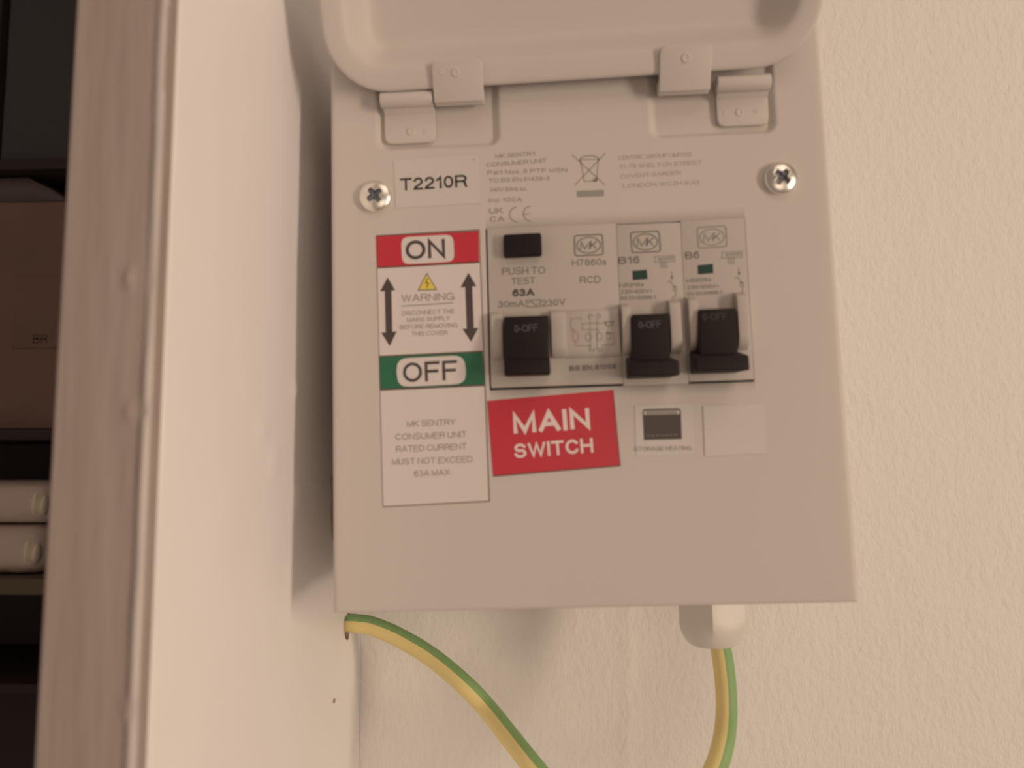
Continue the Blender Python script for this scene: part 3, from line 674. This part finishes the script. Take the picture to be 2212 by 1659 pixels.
for (lidq, panq, kv, lr, pr2) in (
    (((932, 130), (1042, 128), (1046, 238), (938, 239)), ((826, 207), (940, 207), (942, 308), (829, 310)), 0, [(984, 156, 1.25), (954, 156, .8)], [(888, 284, 1.25), (919, 284, .8)]),
    (((1425, 97), (1534, 96), (1538, 204), (1424, 206)), ((1540, 164), (1660, 160), (1657, 268), (1546, 274)), 1, [(1482, 125, 1.35)], [(1598, 243, 1.25), (1567, 243, .7), (1634, 241, .7)])):
    # leaf on the lid
    q = [lid_px(x, y, -.2) for x, y in lidq]; u0, u1 = (q[0][0] + q[3][0]) / 2, (q[1][0] + q[2][0]) / 2; sT = (q[0][1] + q[1][1]) / 2
    bm = bmesh.new(); pts = rounded([(u0, -1.7), (u1, -1.7), (u1, sT), (u0, sT)], [0, 0, 2.4, 2.4]); conv_plate(bm, LID, pts, -.45, .45)
    # its curled knuckle
    def knuckle(bm, a, b_, vc, wc, r=2.2, seg=22):
        A = [[bm.verts.new(V(u, vc + r * math.sin(2 * math.pi * k / seg), wc + r * math.cos(2 * math.pi * k / seg))) for k in range(seg)] for u in (a, b_)]
        for k in range(seg): bm.faces.new([A[0][k], A[0][(k + 1) % seg], A[1][(k + 1) % seg], A[1][k]])
        bm.faces.new(A[0]); bm.faces.new(A[1][::-1])
    kc = HV + .55
    knuckle(bm, u0 + .05, u1 - .05, kc - .2, HW + 2.5, 2.0)
    bmesh.ops.recalc_face_normals(bm, faces=bm.faces[:])
    hl = tag(link('hinge_leaf', bm, 'cover', unit, bevel=.3), ('left' if not kv else 'right') + ' hinge leaf riveted to the lid')
    bm = bmesh.new()
    for x, y, r in lr: rivet(bm, LID, lid_px(x, y, -.45), r, .26 if r > 1 else .12, -.45)
    bmesh.ops.recalc_face_normals(bm, faces=bm.faces[:]); link('rivet', bm, 'cover', hl, smooth=True)
    # leaf on the cover
    q = [bp(x, y, .2) for x, y in panq]; u0, u1 = (q[0][0] + q[3][0]) / 2, (q[1][0] + q[2][0]) / 2; vB = (q[2][1] + q[3][1]) / 2
    if kv: u0 += .15
    else: u1 -= .15
    bm = bmesh.new(); pts = rounded([(u0 + .4, vB), (u1, vB), (u1, kc + .5), (u0 + .4, kc + .5)], [2.6, 2.6, 0, 0]); plate(bm, pts, .1, 1.3)
    knuckle(bm, u0, u1, kc, HW + 2.1); hexa(bm, [(u0 + .4, kc - 3.2, .1), (u1 - .1, kc - 3.2, .1), (u1 - .1, kc, HW + .3), (u0 + .4, kc, HW + .3)], [(u0 + .4, kc - 3.2, .6), (u1 - .1, kc - 3.2, .6), (u1 - .1, kc, .6), (u0 + .4, kc, .6)])
    bmesh.ops.recalc_face_normals(bm, faces=bm.faces[:])
    hp = tag(link('hinge_leaf', bm, 'cover', unit, bevel=.3), ('left' if not kv else 'right') + ' hinge leaf riveted into the recess of the cover')
    bm = bmesh.new()
    for x, y, r in pr2: rivet(bm, PAN, bp(x, y, .1), r, .26 if r > 1 else .12, .1)
    bmesh.ops.recalc_face_normals(bm, faces=bm.faces[:]); link('rivet', bm, 'cover', hp, smooth=True)

# ---- cable gland under the box
GW = 46.0
gc = bp(1536, 1310, GW)[0]; GR = (bp(1615, 1340, GW)[0] - bp(1457, 1340, GW)[0]) / 2 * 1.0
vt_g = .8; vb_g = bp(1540, 1402, GW - 5)[1]
bm = bmesh.new(); seg = 72; prev = None
def hexr(a, k):
    a6 = ((a - math.radians(99.5)) % math.radians(60)) - math.radians(30)
    return (1 - k) * GR * .95 + k * GR * 1.01 * math.cos(math.radians(30)) / math.cos(a6)
H_ = vt_g - vb_g
for t, rr, k in ((0, 1, 1), (.45, 1, 1), (.60, 1, .96), (.68, .995, .8), (.76, .955, .5), (.85, .87, .2), (.93, .76, .05), (.98, .64, 0), (1.0, .5, 0), (.985, .40, 0), (.8, .36, 0)):
    ring = []
    for i in range(seg):
        a = 2 * math.pi * i / seg; r = hexr(a, k) * rr; ring.append(bm.verts.new(V(gc + r * math.cos(a), vt_g - H_ * t, GW - r * math.sin(a))))
    if prev:
        for i in range(seg): bm.faces.new([prev[i], prev[(i + 1) % seg], ring[(i + 1) % seg], ring[i]])
    prev = ring
bm.faces.new(prev)
bmesh.ops.recalc_face_normals(bm, faces=bm.faces[:])
gl = link('cable_gland', bm, 'nylon', unit, smooth=True); tag(gl, 'white nylon gland nut gripping the cable')
try:
    gl.data.set_sharp_from_angle(angle=math.radians(24))
except Exception: pass

# ================================================================== EARTH CABLE
def sm(p, n):
    out = []
    P = [p[0] * 2 - p[1]] + p + [p[-1] * 2 - p[-2]]
    for i in range(1, len(P) - 2):
        for k in range(n):
            t = k / n; a, b_, c, d = P[i - 1], P[i], P[i + 1], P[i + 2]
            out.append(.5 * ((2 * b_) + (c - a) * t + (2 * a - 5 * b_ + 4 * c - d) * t * t + (3 * b_ - a - 3 * c + d) * t ** 3))
    out.append(P[-2]); return out
path = []
for (x, y, w) in ((735, 1345, None), (752, 1346, None), (775, 1347.5, HC.y - .3), (805, 1353, HC.y - .8), (860, 1376, HC.y - 3), (930, 1418, HC.y - 8), (1000, 1476, HC.y - 15), (1050, 1528, 57), (1098, 1588, 48), (1150, 1654, 38), (1215, 1730, 32), (1300, 1800, 28), (1400, 1822, 27), (1490, 1765, 29), (1540, 1672, 33), (1561, 1610, 36), (1569, 1548, 42), (1568, 1487, 45), (1562, 1430, 47), (1557, 1400, 48), (1556, 1370, 48), (1556, 1340, 48)):
    if w is None: p = Vector((HC.x + (-7 if x < 740 else .2), HC.y, HC.z)); 
    else: p = at(x, y, w)
    path.append(p)
pp = sm(path, 9); R0 = 3.3; seg = 28
viewc = to_world(CAM.x, -CAM.y, CAM.z)
N = len(pp); frames = []
for i, p in enumerate(pp):
    T = (pp[min(i + 1, N - 1)] - pp[max(i - 1, 0)]).normalized(); F = (viewc - p).normalized(); Fp = (F - T * F.dot(T)).normalized(); Sd = T.cross(Fp).normalized()
    frames.append((p, T, Fp, Sd))
# side vector at the left end should point up-right (inner side); sign check
def theta(i):                                       # direction of the green stripe's centre measured from the side vector
    t = i / (N - 1)
    a0, a1 = -10, 170 + 20
    s0 = 1 if frames[8][3].z > 0 else -1
    k = sstep(.50, .68, t)
    return math.radians((a0 if s0 > 0 else 190) + k * ((180 + 20) if s0 > 0 else -200) * 1.0)
cable = bpy.data.objects.new('earth_cable', None); COL.objects.link(cable); cable.location = pp[0] * MM
tag(cable, 'green and yellow striped earth cable looping from the cupboard board to the gland', 'cable')
def sector(name, m, c0, half, label):
    bm = bmesh.new(); prev = None; ns = 18
    for i, (p, T, Fp, Sd) in enumerate(frames):
        th = theta(i) + math.radians(c0); ring = []
        for k in range(ns + 1):
            a = th + math.radians(-half + 2 * half * k / ns); ring.append(bm.verts.new(p - pp[0] + (Sd * math.cos(a) + Fp * math.sin(a)) * R0))
        if prev:
            for k in range(ns): bm.faces.new([prev[k], prev[k + 1], ring[k + 1], ring[k]])
        prev = ring
    bmesh.ops.recalc_face_normals(bm, faces=bm.faces[:])
    return tag(link(name, bm, m, cable, smooth=True), label)
sector('yellow_stripe', 'yellow_pvc', 180, 92, 'yellow half of the insulation')
sector('green_stripe', 'green_pvc', 0, 88, 'green half of the insulation')

# ================================================================== THINGS IN THE DARK RECESS
FW = 215.0
def P_(x, y, w=FW): p = at(x, y, w); return p.x, p.z
def slab(name, ytop, ybot, m, label, w0=FW - 6):
    x1 = XL - 1.0; z1 = P_(60, ytop, w0)[1]; z0 = P_(60, ybot, w0)[1]
    return tag(wbox(name, -618, XL - .5, w0, BACKW - .5, z0, z1, m, bevel=.8), label, 'shelf')
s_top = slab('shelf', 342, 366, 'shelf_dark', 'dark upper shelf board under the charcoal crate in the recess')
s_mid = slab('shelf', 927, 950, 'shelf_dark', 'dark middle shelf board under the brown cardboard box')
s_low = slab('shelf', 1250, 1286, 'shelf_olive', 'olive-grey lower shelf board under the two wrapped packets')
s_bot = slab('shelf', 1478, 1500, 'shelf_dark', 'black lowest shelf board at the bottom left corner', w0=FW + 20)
# charcoal crate
def topz(s_): return (s_.location.z + max(v.co.z for v in s_.data.vertices)) / MM
zt = topz(s_top); xa = P_(7, 200)[0]; xb = XL - 12
cr = bpy.data.objects.new('crate', None); COL.objects.link(cr); cr.location = Vector(((xa + xb) / 2, FW, zt)) * MM
tag(cr, 'charcoal grey plastic crate on the upper shelf behind the board', 'crate')
o0 = Vector(((xa + xb) / 2, FW, zt))
def cbox(name, par, org, x0, x1, y0, y1, z0, z1, m, bevel=.8):
    b = bmesh.new(); box(b, x0 - org.x, x1 - org.x, z0 - org.z, z1 - org.z, y0 - org.y, y1 - org.y); return link(name, b, m, par, bevel=bevel)
cbox('crate_body', cr, o0, xa, xb, FW, FW + 100, zt + .2, zt + 150, 'crate', 2)
cbox('crate_rim', cr, o0, xa - 1, xb + 1, FW - 1.2, FW + 101, zt + 150, zt + 158, 'crate', 1)
c2 = P_(-4, 200)[0]; o1 = Vector((c2 - 40, FW, zt))
cr2 = bpy.data.objects.new('crate', None); COL.objects.link(cr2); cr2.location = o1 * MM
tag(cr2, 'black crate cut by the left edge of the picture on the upper shelf', 'crate')
cbox('crate_body', cr2, o1, c2 - 80, c2, FW - 2, FW + 100, zt + .2, zt + 150, 'shelf_dark', 2)
cbox('crate_rim', cr2, o1, c2 - 81, c2 + .5, FW - 3.2, FW + 101, zt + 150, zt + 158, 'shelf_dark', 1)
# cardboard box
zt = topz(s_mid); zb = P_(60, 436)[1]; xb = XL - 60; xa = P_(-190, 600)[0]; o2 = Vector(((xa + xb) / 2, FW, zt))
cbx = bpy.data.objects.new('cardboard_box', None); COL.objects.link(cbx); cbx.location = o2 * MM
tag(cbx, 'closed brown cardboard box on the middle shelf in the dark recess', 'box')
cbox('box_body', cbx, o2, xa, xb, FW, FW + 95, zt + .2, zb, 'card', 1.0)
q0 = P_(34, 597, FW - .8); q1 = P_(126, 752, FW - .8)
cbox('box_flap', cbx, o2, q0[0], q1[0], FW - .7, FW + .1, q1[1], q0[1], 'card', .3)
bm = bmesh.new()
a = P_(72, 740, FW - .8); b_ = P_(108, 737, FW - .8); H = 5.0
for k, ch in enumerate('BR'):
    for line in G[ch][1]:
        stroke(bm, [((a[0] + 4.6 * k + gx * 3.2) - o2.x, a[1] + gy * 4.2 - o2.z) for gx, gy in line], .5, -.85, False, .2)
link('lettering', bm, 'card_ink', cbx)
# cloth lying on the box
bm = bmesh.new(); nx_, ny_ = 40, 16; x0c, x1c = xa + 4, P_(142, 410)[0]; rows = []
for j in range(ny_ + 1):
    for_ = []
    for i in range(nx_ + 1):
        t = i / nx_; s_ = j / ny_; x = x0c + (x1c - x0c) * t
        prof_ = min(1, (1 - t) / .28) ** .8 * (0.82 + .18 * math.sin(math.pi * min(.5, s_ * 1.2)))
        h = 18.0 * prof_ + 1.2 * fbm(x, s_ * 60, .06) * prof_
        for_.append((x, FW + 1 + 80 * s_, zb + .3 + max(.4, h)))
    rows.append(for_)
top = [[bm.verts.new(Vector(p) - Vector((o2.x, FW, zb))) for p in r] for r in rows]
bot = [[bm.verts.new(Vector((p[0], p[1], zb + .25)) - Vector((o2.x, FW, zb))) for p in r] for r in rows]
for j in range(ny_):
    for i in range(nx_):
        bm.faces.new([top[j][i], top[j][i + 1], top[j + 1][i + 1], top[j + 1][i]]); bm.faces.new([bot[j][i], bot[j + 1][i], bot[j + 1][i + 1], bot[j][i + 1]])
for j in range(ny_):
    bm.faces.new([top[j][0], top[j + 1][0], bot[j + 1][0], bot[j][0]]); bm.faces.new([top[j][nx_], bot[j][nx_], bot[j + 1][nx_], top[j + 1][nx_]])
for i in range(nx_):
    bm.faces.new([top[0][i], bot[0][i], bot[0][i + 1], top[0][i + 1]]); bm.faces.new([top[ny_][i], top[ny_][i + 1], bot[ny_][i + 1], bot[ny_][i]])
bmesh.ops.recalc_face_normals(bm, faces=bm.faces[:])
cl = link('folded_cloth', bm, 'cloth', smooth=True); cl.location += Vector((o2.x, FW, zb)) * MM
tag(cl, 'folded grey-brown cloth lying on top of the cardboard box', 'cloth')
# wrapped packets
def packet(x_end, zlo, zhi, label, yy):
    org = Vector((x_end - 45, yy + 20, zlo)); e = bpy.data.objects.new('wrapped_packet', None); COL.objects.link(e); e.location = org * MM
    tag(e, label, 'packet', 'wrapped packets stacked on the lower shelf')
    hh = (zhi - zlo) / 2
    def shell(name, m, t0, t1, R, grow):
        bm = bmesh.new(); prev = None; ns = 32; n_ = 22
        for i in range(n_ + 1):
            t = t0 + (t1 - t0) * i / n_; x = -45 + 90 * t
            k = (1 - max(0, (t - .86) / .14) ** 2.6 * .45) * (1 - max(0, (.1 - t) / .1) ** 2 * .5)
            ring = []
            for q in range(ns):
                a = 2 * math.pi * q / ns; ca, sa = math.cos(a), math.sin(a)
                y = 20 * math.copysign(abs(ca) ** .6, ca) * k; z = hh * math.copysign(abs(sa) ** .55, sa) * (k * .5 + .5 if name != 'packet_seal' else k)
                wr = .55 * noise.noise(Vector((x * .18, y * .12, z * .25 + zlo))) * (1 + 1.2 * (t > .8))
                ring.append(bm.verts.new((x + wr, y * grow + wr, hh + z * .985 * grow + wr * .4)))
            if prev:
                for q in range(ns): bm.faces.new([prev[q], prev[(q + 1) % ns], ring[(q + 1) % ns], ring[q]])
            else: bm.faces.new(ring)
            prev = ring
        bm.faces.new(prev); bmesh.ops.recalc_face_normals(bm, faces=bm.faces[:]); return link(name, bm, m, e, smooth=True)
    shell('packet_body', 'packet', 0, 1, 1, 1.0)
    # pale lumps at the film end, glints put into shape and colour
    for (dx, dz, ln, tl) in ((-10, 0, 17, 18), (-4.0, -1.0, 13, 14)):
        bm = bmesh.new(); bmesh.ops.create_uvsphere(bm, u_segments=16, v_segments=12, radius=1)
        for v in bm.verts: v.co = Vector((45 + dx * .8 + v.co.x * 2.1 + v.co.z * 1.2 * math.sin(math.radians(tl)), -17 + v.co.y * 3.5, hh * .95 + dz + v.co.z * ln * .42))
        link('film_glint', bm, 'packet_end', e, smooth=True)
    return e
zl = topz(s_low) + .3; zm = P_(40, 1135)[1]; zh = P_(40, 1038)[1]
packet(P_(84, 1190, FW)[0], zl, zm, 'lower of two frosted wrapped packets on the olive-grey shelf', FW)
packet(P_(101, 1090, FW)[0], zm + .3, zh, 'upper of two frosted wrapped packets on the olive-grey shelf', FW)
